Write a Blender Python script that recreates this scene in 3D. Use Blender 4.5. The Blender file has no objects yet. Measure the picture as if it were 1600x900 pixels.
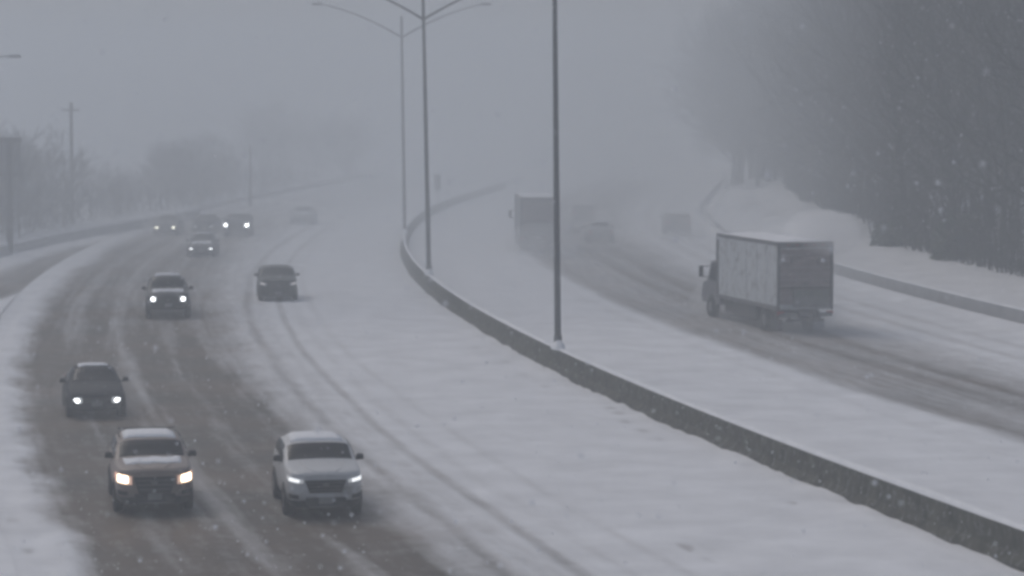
import bpy, bmesh, math, random
import numpy as np
from mathutils import Vector, Matrix

# ------------------------------------------------------------------ camera, sky, sun, exposure
S = bpy.context.scene
C = S.collection
F, H, HORIZON = 4200.0, 10.2, 152.0            # focal length in photo pixels, camera height, horizon row
TH = math.atan((450 - HORIZON) / F)
cd = bpy.data.cameras.new('camera')
cam = bpy.data.objects.new('camera', cd)
C.objects.link(cam)
cd.sensor_width = 36
cd.lens = 36 * F / 1600
cd.clip_start, cd.clip_end = 0.5, 4000
cam.location = (0, 0, H)
cd.dof.use_dof = True
cd.dof.focus_distance = 88
cd.dof.aperture_fstop = 4.0
cam.rotation_euler = (math.pi / 2 - TH, 0, 0)
S.camera = cam

SUN_EL, SUN_AZ = math.radians(50), math.radians(-40)
w = bpy.data.worlds.new('World')
S.world = w
w.use_nodes = True
nt = w.node_tree
bg = nt.nodes['Background']
sky = nt.nodes.new('ShaderNodeTexSky')
sky.sky_type = 'NISHITA'
sky.sun_disc = False
sky.sun_elevation = SUN_EL
sky.sun_rotation = SUN_AZ
sky.air_density, sky.dust_density, sky.ozone_density = 1.0, 4.0, 1.0
hsv = nt.nodes.new('ShaderNodeHueSaturation')      # overcast: the cloud layer takes most of the blue away
hsv.inputs['Saturation'].default_value = 0.80
nt.links.new(sky.outputs[0], hsv.inputs['Color'])
nt.links.new(hsv.outputs[0], bg.inputs['Color'])
bg.inputs['Strength'].default_value = 0.10

sl = bpy.data.lights.new('sun', 'SUN')
sun = bpy.data.objects.new('sun', sl)
C.objects.link(sun)
sl.energy = 0.5
sl.angle = math.radians(25)
sl.color = (1.0, 0.96, 0.92)
sun.rotation_euler = (math.pi / 2 - SUN_EL, 0, -SUN_AZ + math.pi)
sun.location = (0, 50, 60)

S.view_settings.view_transform = 'Standard'
S.view_settings.look = 'None'
S.view_settings.gamma = 1.0
S.view_settings.exposure = -0.33
S.cycles.use_denoising = True
S.cycles.max_bounces = 5
S.cycles.diffuse_bounces = 2
S.cycles.glossy_bounces = 2
S.cycles.volume_bounces = 3
S.cycles.filter_width = 3.4
HAZE = 0.0036

# ------------------------------------------------------------------ the road's curve and helpers
CX, CY, R = 560.94, 202.97, 568.92             # circle on which the left foot of the median barrier lies


def at(px, py, z=0.0):
    a, b = (px - 800) / F, -(py - 450) / F
    dy = math.cos(TH) + b * math.sin(TH)
    dz = -math.sin(TH) + b * math.cos(TH)
    t = (z - H) / dz
    return Vector((a * t, dy * t, z))


S1 = 60.0                                      # beyond this the road runs straight on


def curve_xy(s, o):
    p = np.minimum(s, S1) / R
    e = np.maximum(s - S1, 0)
    return CX - (R - o) * np.cos(p) + e * np.sin(p), CY + (R - o) * np.sin(p) + e * np.cos(p)


def curve(s, o, z=0.0):                        # s along the road, o metres right of the barrier's foot
    x, y = curve_xy(s, o)
    return Vector((float(x), float(y), z))


def so(x, y):
    return R * math.atan2(y - CY, CX - x), R - math.hypot(x - CX, y - CY)


def phi(p):
    return math.atan2(p.y - CY, CX - p.x)


def hash2(ix, iy, seed):
    n = (ix.astype(np.int64) * 374761393 + iy.astype(np.int64) * 668265263 + seed * 974711) & 0x7fffffff
    n = ((n ^ (n >> 13)) * 1274126177) & 0x7fffffff
    n = n ^ (n >> 16)
    return (n & 0xffff) / 65535.0


def vnoise(x, y, seed=0):
    ix, iy = np.floor(x), np.floor(y)
    fx, fy = x - ix, y - iy
    fx, fy = fx * fx * (3 - 2 * fx), fy * fy * (3 - 2 * fy)
    a, b = hash2(ix, iy, seed), hash2(ix + 1, iy, seed)
    c, d = hash2(ix, iy + 1, seed), hash2(ix + 1, iy + 1, seed)
    return (a * (1 - fx) + b * fx) * (1 - fy) + (c * (1 - fx) + d * fx) * fy


def fbm(x, y, seed=0, n=4):
    t, a, s = 0, 0.5, 0
    for i in range(n):
        t = t + a * vnoise(x * 2 ** i, y * 2 ** i, seed + i * 17)
        s += a
        a *= 0.55
    return t / s


def sstep(a, b, x):
    t = np.clip((x - a) / (b - a), 0, 1)
    return t * t * (3 - 2 * t)


def gauss(x, c, w_):
    return np.exp(-((x - c) / w_) ** 2)


def tag(o, label=None, cat=None, group=None, kind=None):
    for k, v in (('label', label), ('category', cat), ('group', group), ('kind', kind)):
        if v:
            o[k] = v
    return o


def empty(name, loc, rz=0.0, label=None, cat=None, group=None):
    o = bpy.data.objects.new(name, None)
    o.empty_display_size = 0.3
    C.objects.link(o)
    o.location = loc
    o.rotation_euler = (0, 0, rz)
    return tag(o, label, cat, group)


class MB:
    def __init__(self):
        self.v, self.f = [], []

    def add(self, vs, fs):
        n = len(self.v)
        self.v += [tuple(v) for v in vs]
        self.f += [tuple(i + n for i in f) for f in fs]
        return self

    def box(self, c, d, rz=0.0, taper=(1, 1)):
        x, y, z = d[0] / 2, d[1] / 2, d[2] / 2
        vs = []
        for k, (tx, ty) in ((-1, (1, 1)), (1, taper)):
            for sx, sy in ((-1, -1), (1, -1), (1, 1), (-1, 1)):
                px, py = sx * x * tx, sy * y * ty
                vs.append((c[0] + px * math.cos(rz) - py * math.sin(rz), c[1] + px * math.sin(rz) + py * math.cos(rz), c[2] + k * z))
        return self.add(vs, [(3, 2, 1, 0), (4, 5, 6, 7), (0, 1, 5, 4), (1, 2, 6, 5), (2, 3, 7, 6), (3, 0, 4, 7)])

    def tube(self, pts, rad, n=8, cap=True):
        pts = [Vector(p) for p in pts]
        if not isinstance(rad, (list, tuple)):
            rad = [rad] * len(pts)
        vs, fs = [], []
        for i, p in enumerate(pts):
            d = (pts[min(i + 1, len(pts) - 1)] - pts[max(i - 1, 0)]).normalized()
            u = d.cross(Vector((0, 0, 1)))
            if u.length < 1e-3:
                u = Vector((1, 0, 0))
            u.normalize()
            q = d.cross(u)
            for k in range(n):
                a = 2 * math.pi * k / n
                vs.append(p + (u * math.cos(a) + q * math.sin(a)) * rad[i])
        for i in range(len(pts) - 1):
            for k in range(n):
                fs.append((i * n + k, i * n + (k + 1) % n, (i + 1) * n + (k + 1) % n, (i + 1) * n + k))
        if cap:
            fs.append(tuple(range(n))[::-1])
            fs.append(tuple((len(pts) - 1) * n + k for k in range(n)))
        return self.add(vs, fs)

    def disc(self, c, r0, r1, x0, x1, n=24):                      # ring / drum round the X axis
        vs, fs = [], []
        prof = [(r0, x0), (r1 * 0.93, x0), (r1, x0 + (x1 - x0) * 0.2), (r1, x0 + (x1 - x0) * 0.8), (r1 * 0.93, x1), (r0, x1)]
        for i in range(n):
            a = 2 * math.pi * i / n
            for r, x in prof:
                vs.append((c[0] + x, c[1] + r * math.cos(a), c[2] + r * math.sin(a)))
        m = len(prof)
        for i in range(n):
            j = (i + 1) % n
            for k in range(m):
                fs.append((i * m + k, i * m + (k + 1) % m, j * m + (k + 1) % m, j * m + k))
        return self.add(vs, fs)

    def patch(self, a, b, c, d, mu=0.05, mv=0.05, off=0.008, th=0.012, nu=1, nv=1):
        """slab lying off the bilinear patch a-b-c-d (a,b along u; d,c the far row), margins as fractions"""
        a, b, c, d = map(Vector, (a, b, c, d))

        def P(u, v):
            return (a * (1 - u) + b * u) * (1 - v) + (d * (1 - u) + c * u) * v
        nrm = (b - a).cross(d - a)
        nrm.normalize()
        vs, fs = [], []
        for lay in (off, off + th):
            for j in range(nv + 1):
                for i in range(nu + 1):
                    u = mu + (1 - 2 * mu) * i / nu
                    v = mv + (1 - 2 * mv) * j / nv
                    vs.append(P(u, v) + nrm * lay)
        N = (nu + 1) * (nv + 1)
        idx = lambda l, i, j: l * N + j * (nu + 1) + i
        for j in range(nv):
            for i in range(nu):
                fs.append((idx(1, i, j), idx(1, i + 1, j), idx(1, i + 1, j + 1), idx(1, i, j + 1)))
                fs.append((idx(0, i, j + 1), idx(0, i + 1, j + 1), idx(0, i + 1, j), idx(0, i, j)))
        for i in range(nu):
            fs.append((idx(0, i, 0), idx(0, i + 1, 0), idx(1, i + 1, 0), idx(1, i, 0)))
            fs.append((idx(1, i, nv), idx(1, i + 1, nv), idx(0, i + 1, nv), idx(0, i, nv)))
        for j in range(nv):
            fs.append((idx(1, 0, j), idx(1, 0, j + 1), idx(0, 0, j + 1), idx(0, 0, j)))
            fs.append((idx(0, nu, j), idx(0, nu, j + 1), idx(1, nu, j + 1), idx(1, nu, j)))
        return self.add(vs, fs)

    def mesh(self, name):
        m = bpy.data.meshes.new(name)
        m.from_pydata(self.v, [], self.f)
        return m

    def build(self, name, mat, parent=None, bevel=0.0, smooth=False, seg=2, angle=30):
        m = self.mesh(name)
        bm = bmesh.new()
        bm.from_mesh(m)
        bmesh.ops.recalc_face_normals(bm, faces=bm.faces)
        bm.to_mesh(m)
        bm.free()
        m.materials.append(mat)
        o = bpy.data.objects.new(name, m)
        C.objects.link(o)
        o.parent = parent
        if smooth or bevel:
            m.polygons.foreach_set('use_smooth', [True] * len(m.polygons))
        if bevel:
            b = o.modifiers.new('bevel', 'BEVEL')
            b.width, b.segments, b.limit_method, b.angle_limit = bevel, seg, 'ANGLE', math.radians(angle)
            o.modifiers.new('normals', 'WEIGHTED_NORMAL')
        return o


# ------------------------------------------------------------------ materials
MATS = {}


def nodes(name):
    m = bpy.data.materials.new(name)
    m.use_nodes = True
    t = m.node_tree
    return m, t, t.nodes['Principled BSDF'], t.nodes.new, t.links.new


def plain(name, col, rough=0.6, metal=0.0, var=0.12, scale=6.0, dirt=None, dirt_amt=0.0, snow=0.0, coat=0.0, spec=0.3, dscale=2.3, low=0.0):
    """colour with noise variation, optional road grime in blotches, optional snow lying on what faces up"""
    if name in MATS:
        return MATS[name]
    m, t, b, new, link = nodes(name)
    tc = new('ShaderNodeTexCoord')
    n = new('ShaderNodeTexNoise')
    n.inputs['Scale'].default_value = scale
    n.inputs['Detail'].default_value = 6
    link(tc.outputs['Object'], n.inputs['Vector'])
    r = new('ShaderNodeMapRange')
    r.inputs['From Min'].default_value, r.inputs['From Max'].default_value = 0.25, 0.75
    r.inputs['To Min'].default_value, r.inputs['To Max'].default_value = 1 - var, 1 + var
    link(n.outputs['Fac'], r.inputs['Value'])
    mul = new('ShaderNodeMix')
    mul.data_type, mul.blend_type = 'RGBA', 'MULTIPLY'
    mul.inputs['Factor'].default_value = 1
    mul.inputs['A'].default_value = (*col, 1)
    link(r.outputs[0], mul.inputs['B'])
    out = mul.outputs['Result']
    if dirt:
        n2 = new('ShaderNodeTexNoise')
        n2.inputs['Scale'].default_value = dscale
        n2.inputs['Detail'].default_value = 8
        n2.inputs['Roughness'].default_value = 0.65
        link(tc.outputs['Object'], n2.inputs['Vector'])
        r2 = new('ShaderNodeMapRange')
        r2.inputs['From Min'].default_value, r2.inputs['From Max'].default_value = 0.62 - dirt_amt * 0.4, 0.75 - dirt_amt * 0.25
        dv = n2.outputs['Fac']
        if low:                                  # road film thrown up from the wheels: thickest low on the body
            sz = new('ShaderNodeSeparateXYZ')
            link(tc.outputs['Object'], sz.inputs[0])
            ml = new('ShaderNodeMath')
            ml.operation = 'MULTIPLY_ADD'
            link(sz.outputs['Z'], ml.inputs[0])
            ml.inputs[1].default_value = -0.30 * low
            ml.inputs[2].default_value = 0.22 * low
            ad0 = new('ShaderNodeMath')
            ad0.operation = 'ADD'
            link(ml.outputs[0], ad0.inputs[0])
            link(dv, ad0.inputs[1])
            dv = ad0.outputs[0]
        link(dv, r2.inputs['Value'])
        mx = new('ShaderNodeMix')
        mx.data_type = 'RGBA'
        link(r2.outputs[0], mx.inputs['Factor'])
        link(out, mx.inputs['A'])
        mx.inputs['B'].default_value = (*dirt, 1)
        out = mx.outputs['Result']
    if snow:
        g = new('ShaderNodeNewGeometry')
        sep = new('ShaderNodeSeparateXYZ')
        link(g.outputs['Normal'], sep.inputs[0])
        n3 = new('ShaderNodeTexNoise')
        n3.inputs['Scale'].default_value = 3.0
        link(tc.outputs['Object'], n3.inputs['Vector'])
        ad = new('ShaderNodeMath')
        ad.operation = 'ADD'
        link(sep.outputs['Z'], ad.inputs[0])
        link(n3.outputs['Fac'], ad.inputs[1])
        r3 = new('ShaderNodeMapRange')
        r3.inputs['From Min'].default_value, r3.inputs['From Max'].default_value = 1.45 - snow, 1.6 - snow
        link(ad.outputs[0], r3.inputs['Value'])
        mx = new('ShaderNodeMix')
        mx.data_type = 'RGBA'
        link(r3.outputs[0], mx.inputs['Factor'])
        link(out, mx.inputs['A'])
        mx.inputs['B'].default_value = (0.72, 0.74, 0.77, 1)
        out = mx.outputs['Result']
    link(out, b.inputs['Base Color'])
    b.inputs['Specular IOR Level'].default_value = spec
    b.inputs['Roughness'].default_value = rough
    b.inputs['Metallic'].default_value = metal
    if coat:
        b.inputs['Coat Weight'].default_value = coat
    MATS[name] = m
    return m


def glow(name, col, strength):
    if name in MATS:
        return MATS[name]
    m, t, b, new, link = nodes(name)
    b.inputs['Base Color'].default_value = (0.7, 0.7, 0.7, 1)
    b.inputs['Roughness'].default_value = 0.2
    b.inputs['Emission Color'].default_value = (*col, 1)
    b.inputs['Emission Strength'].default_value = strength
    MATS[name] = m
    return m


def road_material(name, snow=(0.80, 0.815, 0.845), slush=(0.082, 0.074, 0.062), brown=(0.138, 0.108, 0.086)):
    m, t, b, new, link = nodes(name)
    at_ = new('ShaderNodeAttribute')
    at_.attribute_name = 'slush'
    uv = new('ShaderNodeAttribute')
    uv.attribute_name = 'road'                    # metres across and along the road
    mp = new('ShaderNodeMapping')
    mp.inputs['Scale'].default_value = (3.2, 0.42, 1)
    link(uv.outputs['Vector'], mp.inputs['Vector'])
    n1 = new('ShaderNodeTexNoise')
    n1.inputs['Scale'].default_value = 1.0
    n1.inputs['Detail'].default_value = 7
    n1.inputs['Roughness'].default_value = 0.62
    link(mp.outputs[0], n1.inputs['Vector'])
    n2 = new('ShaderNodeTexNoise')
    n2.inputs['Scale'].default_value = 1.6
    n2.inputs['Detail'].default_value = 6
    n2.inputs['Roughness'].default_value = 0.7
    link(uv.outputs['Vector'], n2.inputs['Vector'])
    mixn = new('ShaderNodeMath')
    mixn.operation = 'ADD'
    link(n1.outputs['Fac'], mixn.inputs[0])
    link(n2.outputs['Fac'], mixn.inputs[1])
    sub = new('ShaderNodeMath')
    sub.operation = 'MULTIPLY_ADD'
    link(mixn.outputs[0], sub.inputs[0])
    sub.inputs[1].default_value = 0.55
    sub.inputs[2].default_value = -0.55
    add = new('ShaderNodeMath')
    add.operation = 'ADD'
    link(at_.outputs['Fac'], add.inputs[0])
    link(sub.outputs[0], add.inputs[1])
    # only where there is slush at all does the noise bite
    gate = new('ShaderNodeMapRange')
    gate.inputs['From Min'].default_value, gate.inputs['From Max'].default_value = 0.0, 0.22
    link(at_.outputs['Fac'], gate.inputs['Value'])
    fac = new('ShaderNodeMath')
    fac.operation = 'MULTIPLY'
    fac.use_clamp = True
    link(add.outputs[0], fac.inputs[0])
    link(gate.outputs[0], fac.inputs[1])
    # slush colour varies between wet grey and salty brown
    n3 = new('ShaderNodeTexNoise')
    n3.inputs['Scale'].default_value = 0.22
    n3.inputs['Detail'].default_value = 4
    link(uv.outputs['Vector'], n3.inputs['Vector'])
    r3 = new('ShaderNodeMapRange')
    r3.inputs['From Min'].default_value, r3.inputs['From Max'].default_value = 0.35, 0.65
    link(n3.outputs['Fac'], r3.inputs['Value'])
    sc = new('ShaderNodeMix')
    sc.data_type = 'RGBA'
    link(r3.outputs[0], sc.inputs['Factor'])
    sc.inputs['A'].default_value = (*slush, 1)
    sc.inputs['B'].default_value = (*brown, 1)
    # snow: slight patchiness
    n4 = new('ShaderNodeTexNoise')
    n4.inputs['Scale'].default_value = 0.5
    n4.inputs['Detail'].default_value = 8
    n4.inputs['Roughness'].default_value = 0.6
    link(uv.outputs['Vector'], n4.inputs['Vector'])
    r4 = new('ShaderNodeMapRange')
    r4.inputs['From Min'].default_value, r4.inputs['From Max'].default_value = 0.3, 0.7
    r4.inputs['To Min'].default_value, r4.inputs['To Max'].default_value = 0.84, 1.05
    link(n4.outputs['Fac'], r4.inputs['Value'])
    sn = new('ShaderNodeMix')
    sn.data_type, sn.blend_type = 'RGBA', 'MULTIPLY'
    sn.inputs['Factor'].default_value = 1
    sn.inputs['A'].default_value = (*snow, 1)
    link(r4.outputs[0], sn.inputs['B'])
    mx = new('ShaderNodeMix')
    mx.data_type = 'RGBA'
    link(fac.outputs[0], mx.inputs['Factor'])
    link(sn.outputs['Result'], mx.inputs['A'])
    link(sc.outputs['Result'], mx.inputs['B'])
    link(mx.outputs['Result'], b.inputs['Base Color'])
    rr = new('ShaderNodeMapRange')
    rr.inputs['To Min'].default_value, rr.inputs['To Max'].default_value = 0.85, 0.55
    link(fac.outputs[0], rr.inputs['Value'])
    link(rr.outputs[0], b.inputs['Roughness'])
    b.inputs['Specular IOR Level'].default_value = 0.12
    bu = new('ShaderNodeBump')
    bu.inputs['Strength'].default_value = 0.5
    bu.inputs['Distance'].default_value = 0.05
    link(n2.outputs['Fac'], bu.inputs['Height'])
    link(bu.outputs[0], b.inputs['Normal'])
    return m


ROAD = road_material('slush_and_snow')

# ------------------------------------------------------------------ setting: ground, roads, banks
def np_mesh(name, P, nx, ny, slush, road, mat):
    """grid mesh (ny rows of nx) with the slush amount and road coordinates as attributes"""
    m = bpy.data.meshes.new(name)
    m.vertices.add(nx * ny)
    m.vertices.foreach_set('co', P.reshape(-1).astype(np.float32))
    i = np.arange((ny - 1) * (nx - 1))
    r, c = i // (nx - 1), i % (nx - 1)
    a = r * nx + c
    q = np.stack([a, a + 1, a + nx + 1, a + nx], 1).reshape(-1).astype(np.int32)
    m.loops.add(len(q))
    m.loops.foreach_set('vertex_index', q)
    m.polygons.add(len(i))
    m.polygons.foreach_set('loop_start', np.arange(0, len(q), 4, dtype=np.int32))
    m.polygons.foreach_set('loop_total', np.full(len(i), 4, dtype=np.int32))
    m.polygons.foreach_set('use_smooth', np.ones(len(i), dtype=bool))
    at_ = m.attributes.new('slush', 'FLOAT', 'POINT')
    at_.data.foreach_set('value', slush.reshape(-1).astype(np.float32))
    rd = m.attributes.new('road', 'FLOAT_VECTOR', 'POINT')
    rd.data.foreach_set('vector', road.reshape(-1).astype(np.float32))
    m.update()
    m.validate()
    m.materials.append(mat)
    o = bpy.data.objects.new(name, m)
    C.objects.link(o)
    o['kind'] = 'structure'
    return o


def strip(name, o0, o1, do, s0, s1, ds, fn, mat=ROAD):
    oo = np.arange(o0, o1 + do * 0.5, do)
    oo[-1] = o1
    ss = np.arange(s0, s1 + ds * 0.5, ds)
    O, Sg = np.meshgrid(oo, ss)
    slush, z = fn(O, Sg)
    P = np.stack([*curve_xy(Sg, O), z], -1)
    return np_mesh(name, P, len(oo), len(ss), slush, np.stack([O, Sg, 0 * O], -1), mat)


blots = []
for px, py, r_, a_ in ((1070, 858, 0.16, .9), (1076, 864, 0.1, .8), (1103, 880, 0.12, .7), (1237, 790, 0.13, .8), (952, 640, .2, .8), (966, 648, .22, .8),
                       (978, 662, .2, .7), (1003, 676, .22, .7), (1030, 690, .2, .5), (745, 545, .25, .5), (790, 568, .25, .6), (820, 588, .3, .4), (850, 606, .3, .45),
                       (20, 818, .15, .7), (42, 866, .16, .9), (110, 852, .14, .7), (98, 858, .1, .6), (55, 700, .25, .4)):
    p = at(px, py)
    s_, o_ = so(p.x, p.y)
    blots.append((o_, s_, r_, a_ * 0.55))


def yy_of(Sg):                                  # distance from the camera along its axis, roughly
    return curve_xy(Sg, 0.0)[1]


def left_fn(O, Sg):
    Y = yy_of(Sg)
    t = np.clip((Y - 60) / 80, -0.5, 1.6)
    wob = (fbm(O * 0 + 3.1, Sg / 9, 5) - 0.5) * 1.2 + (fbm(O / 1.1, Sg / 3.0, 8) - 0.5) * 1.7
    e0 = -19.5 + wob * 0.7
    e1 = -11.3 + 0.7 * np.clip(t, 0, 1) + wob * 0.8
    base = sstep(e0 - 0.5, e0 + 0.7, O) * (1 - sstep(e1 - 1.4, e1 + 1.5, O))
    streak = fbm(O / 0.22, Sg / 9.0, 21, 3)
    lane = 0.98 + 0.2 * (gauss(O, -18.35, .45) + gauss(O, -16.7, .45) + gauss(O, -14.4, .45) + gauss(O, -12.75, .45)) \
        - 0.20 * gauss(O, -15.55, .35) - 0.08 * gauss(O, -17.5, .3) - 0.1 * gauss(O, -13.55, .3)
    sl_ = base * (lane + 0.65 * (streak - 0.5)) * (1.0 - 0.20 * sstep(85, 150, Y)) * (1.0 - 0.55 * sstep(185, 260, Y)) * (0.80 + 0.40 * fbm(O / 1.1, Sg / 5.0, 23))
    # half-cleared third lane and wheel tracks in the snow
    third = 0.25 * (1 - sstep(-11.0, -7.2, O)) * sstep(-11.9, -10.8, O) * (0.75 + 0.5 * t)
    sl_ = np.maximum(sl_, third * (0.5 + streak))
    for oa, ob, st, wd in ((-9.35, -7.65, .50, .17), (-10.9, -9.15, .48, .26), (-10.1, -8.4, .16, .5), (-7.1, -6.2, .22, .22), (-8.35, -7.0, .18, .3), (-5.7, -5.0, .10, .25)):
        oc = oa + (ob - oa) * t + (fbm(O * 0 + oa, Sg / 25, 31) - 0.5) * 0.5
        br = 0.65 + 0.7 * (fbm(O / .8, Sg / 6, 37) - 0.3)
        sl_ = np.maximum(sl_, gauss(O, oc, wd) * st * br + sl_ * 0.6 * (sl_ < st))
    for bo, bs, br_, ba in blots:
        sl_ = np.maximum(sl_, ba * np.exp(-((O - bo) / br_) ** 2 - ((Sg - bs) / (br_ * 2.2)) ** 2))
    z = 0.075 - 0.065 * np.clip(sl_, 0, 1) + 0.025 * (fbm(O / 1.2, Sg / 1.6, 41) - 0.5) + 0.012 * (fbm(O / .3, Sg / .5, 43) - .5)
    z = z + sstep(-1.3, 0.0, O) * (0.16 * fbm(O / .5, Sg / 1.1, 51) + 0.12 * fbm(O * 0 + 2, Sg / 9, 57) - 0.15)              # uneven drift along the barrier's foot
    z = z + (0.07 * gauss(O, e1 + 0.9, .35) + 0.10 * gauss(O, e0 - 0.5, .35)) * fbm(O / .4, Sg / .7, 53)   # ridge of ploughed clumps
    z = z + 0.10 * (1 - sstep(-22, -20.2, O))
    return np.clip(sl_, 0, 1), z


def right_fn(O, Sg):
    Y = yy_of(Sg)
    t = np.clip((Y - 80) / 70, -0.5, 1.5)
    wob = (fbm(O * 0 + 7.7, Sg / 11, 105) - 0.5) * 1.2 + (fbm(O / 1.5, Sg / 4, 108) - 0.5) * 0.9
    e0 = 9.0 - 0.5 * t + wob * 0.5
    e1 = 16.5 + 0.3 * np.clip(t, 0, 1) + wob
    base = sstep(e0 - 0.6, e0 + 0.7, O) * (1 - sstep(e1 - 2.0, e1 + 1.6, O))
    streak = fbm(O / 0.25, Sg / 10.0, 121, 3)
    lane = 0.60 + 0.22 * (gauss(O, 12.6, .5) + gauss(O, 14.2, .5)) + 0.1 * gauss(O, 9.6, .5)
    sl_ = base * (lane + 0.42 * (streak - 0.5))
    for oc, st, wd in ((17.3, .22, .5), (18.9, .25, .4), (20.6, .22, .4), (7.6, .12, .4)):
        sl_ = np.maximum(sl_, gauss(O, oc, wd) * st * (0.5 + streak))
    z = 0.075 - 0.065 * np.clip(sl_, 0, 1) + 0.025 * (fbm(O / 1.2, Sg / 1.6, 141) - 0.5) + 0.012 * (fbm(O / .3, Sg / .5, 143) - .5)
    z = z + 0.10 * (1 - sstep(0.6, 1.8, O)) + 0.25 * sstep(22.3, 23.6, O)
    return np.clip(sl_, 0, 1), z


# exit ramp on the left: line of its barrier's foot and of the slush in it, measured on the ground
ramp_bar = [(-42, 60), (-38.6, 100), (-35.0, 140)] + [tuple(at(*p)[:2]) for p in ((0, 407), (98, 381), (220, 360))] + [(-23.6, 250), (-17.0, 300), (-5, 370)]


def poly_eval(pts, Y):
    ys = [p[1] for p in pts]
    xs = [p[0] for p in pts]
    return np.interp(Y, ys, xs)


def smooth_line(pts, y0, y1, dy):
    Y = np.arange(y0, y1, dy)
    X = poly_eval(pts, Y)
    k = np.hanning(41)
    k /= k.sum()
    Xp = np.pad(X, 20, mode='reflect', reflect_type='odd')
    return np.convolve(Xp, k, 'valid'), Y


RX, RY = smooth_line(ramp_bar, 60, 370, 1.0)
ramp_mid = [(-34.5, 60), (-31.0, 105), tuple(at(0, 453)[:2]), tuple(at(60, 428)[:2]), tuple(at(140, 396)[:2]), (-25.2, 205), (-20.8, 250)]
MX, MY = smooth_line(ramp_mid, 60, 250, 1.0)


def verge_fn(O, Sg):
    X, Y = curve_xy(Sg, O)
    mid = np.interp(Y, MY, MX)
    d = X - mid
    wob = (fbm(O / 2, Sg / 8, 205) - 0.5) * 1.4
    sl_ = (1 - sstep(1.6, 3.0, np.abs(d + wob))) * (0.75 + 0.7 * (fbm(O / .3, Sg / 9, 207) - .3))
    sl_ = sl_ * (1 - sstep(215, 245, Y)) * sstep(62, 80, Y)
    gore = (1 - sstep(205, 235, Y)) * 0.4 * (1 - sstep(0, 2.0, np.abs(O + 20.6))) * sstep(170, 200, Y)
    sl_ = np.maximum(sl_, gore * (fbm(O / .3, Sg / 9, 211) + .2))
    for bo, bs, br_, ba in blots:
        sl_ = np.maximum(sl_, ba * np.exp(-((O - bo) / br_) ** 2 - ((Sg - bs) / (br_ * 2.2)) ** 2))
    bar = np.interp(Y, RY, RX)
    z = 0.16 - 0.13 * np.clip(sl_, 0, 1) + 0.05 * (fbm(O / 2, Sg / 3, 209) - .5)
    z = z + 0.9 * sstep(0.8, 9.0, bar - X) + 1.2 * sstep(6, 26, bar - X)
    return np.clip(sl_, 0, 1), z


def right_verge_fn(O, Sg):
    n = fbm(O / 3, Sg / 6, 305)
    z = 0.25 + 0.5 * sstep(24, 32, O) + 0.8 * sstep(32, 60, O) + 0.3 * (n - .5)
    mound = sstep(-28, -20, Sg) * (1 - sstep(60, 150, Sg)) * sstep(24.4, 27.6, O) * (1 - sstep(31.0, 36, O))
    z = z + mound * (0.95 + 1.6 * (fbm(O / 2.2, Sg / 4, 309) - .5) + .5 * gauss(Sg, -19, 6))
    return np.clip(0.15 * sstep(29.5, 32, O) * n + 0.30 * (mound > 0.05) * n ** 2, 0, 1), z


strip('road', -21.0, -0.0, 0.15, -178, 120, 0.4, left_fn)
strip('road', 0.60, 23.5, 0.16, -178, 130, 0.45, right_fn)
strip('snowy_verge', -75.0, -21.0, 0.5, -178, 160, 1.0, verge_fn)
strip('snow_bank', 24.2, 75.0, 0.6, -178, 200, 1.0, right_verge_fn)
# far stretches, seen only as a shimmer through the haze
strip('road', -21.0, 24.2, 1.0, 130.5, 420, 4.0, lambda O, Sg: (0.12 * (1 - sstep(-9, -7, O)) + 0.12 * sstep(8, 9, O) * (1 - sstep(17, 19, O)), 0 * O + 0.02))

g = MB()
N = 60
for j in range(N + 1):
    for i in range(N + 1):
        g.v.append((-900 + 1800 * i / N, -120 + 1200 * j / N, -0.12))
for j in range(N):
    for i in range(N):
        a = j * (N + 1) + i
        g.f.append((a, a + 1, a + N + 2, a + N + 1))
tag(g.build('ground', plain('snow_field', (0.80, 0.815, 0.845), 0.9, var=0.06, scale=0.2)), kind='structure')

# ------------------------------------------------------------------ median barrier, side barriers
CONC = plain('barrier_concrete', (0.068, 0.067, 0.054), 0.85, var=0.6, scale=2.4, dirt=(0.20, 0.205, 0.20), dirt_amt=0.24, spec=0.1, dscale=5.0)
CONC2 = plain('side_concrete', (0.31, 0.315, 0.325), 0.85, var=0.2, scale=1.0, dirt=(0.32, 0.32, 0.33), dirt_amt=0.2)
SNOW = plain('settled_snow', (0.80, 0.815, 0.845), 0.9, var=0.06, scale=2.0)


def wall_sweep(name, prof, frames, mat, parent=None, bevel=0.02):
    m = MB()
    n = len(prof)
    for (p, nrm) in frames:
        for q, (o, z) in enumerate(prof):
            m.v.append((p[0] + nrm[0] * o, p[1] + nrm[1] * o, z))
    for i in range(len(frames) - 1):
        for k in range(n):
            m.f.append((i * n + k, i * n + (k + 1) % n, (i + 1) * n + (k + 1) % n, (i + 1) * n + k))
    m.f.append(tuple(range(n)))
    m.f.append(tuple((len(frames) - 1) * n + k for k in range(n))[::-1])
    return m.build(name, mat, parent, smooth=False, bevel=0)


def arc_frames(s0, s1, ds, o):
    out = []
    s = s0
    while s <= s1:
        p = curve(s, o)
        out.append((p, (math.cos(min(s, S1) / R), -math.sin(min(s, S1) / R))))
        s += ds
    return out


med = empty('median_barrier', curve(-100, 0.3), 0, 'dark concrete median barrier curving between the two carriageways', 'barrier')
JERSEY = [(0.01, -0.05), (0.01, 0.09), (0.15, 0.30), (0.21, 0.83), (0.40, 0.83), (0.46, 0.30), (0.60, 0.09), (0.60, -0.05)]


def local(o, parent):                           # keep world placement of a mesh built in world coordinates
    o.parent = parent
    o.matrix_parent_inverse = Matrix.Translation(-Vector(parent.location))
    return o


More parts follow.
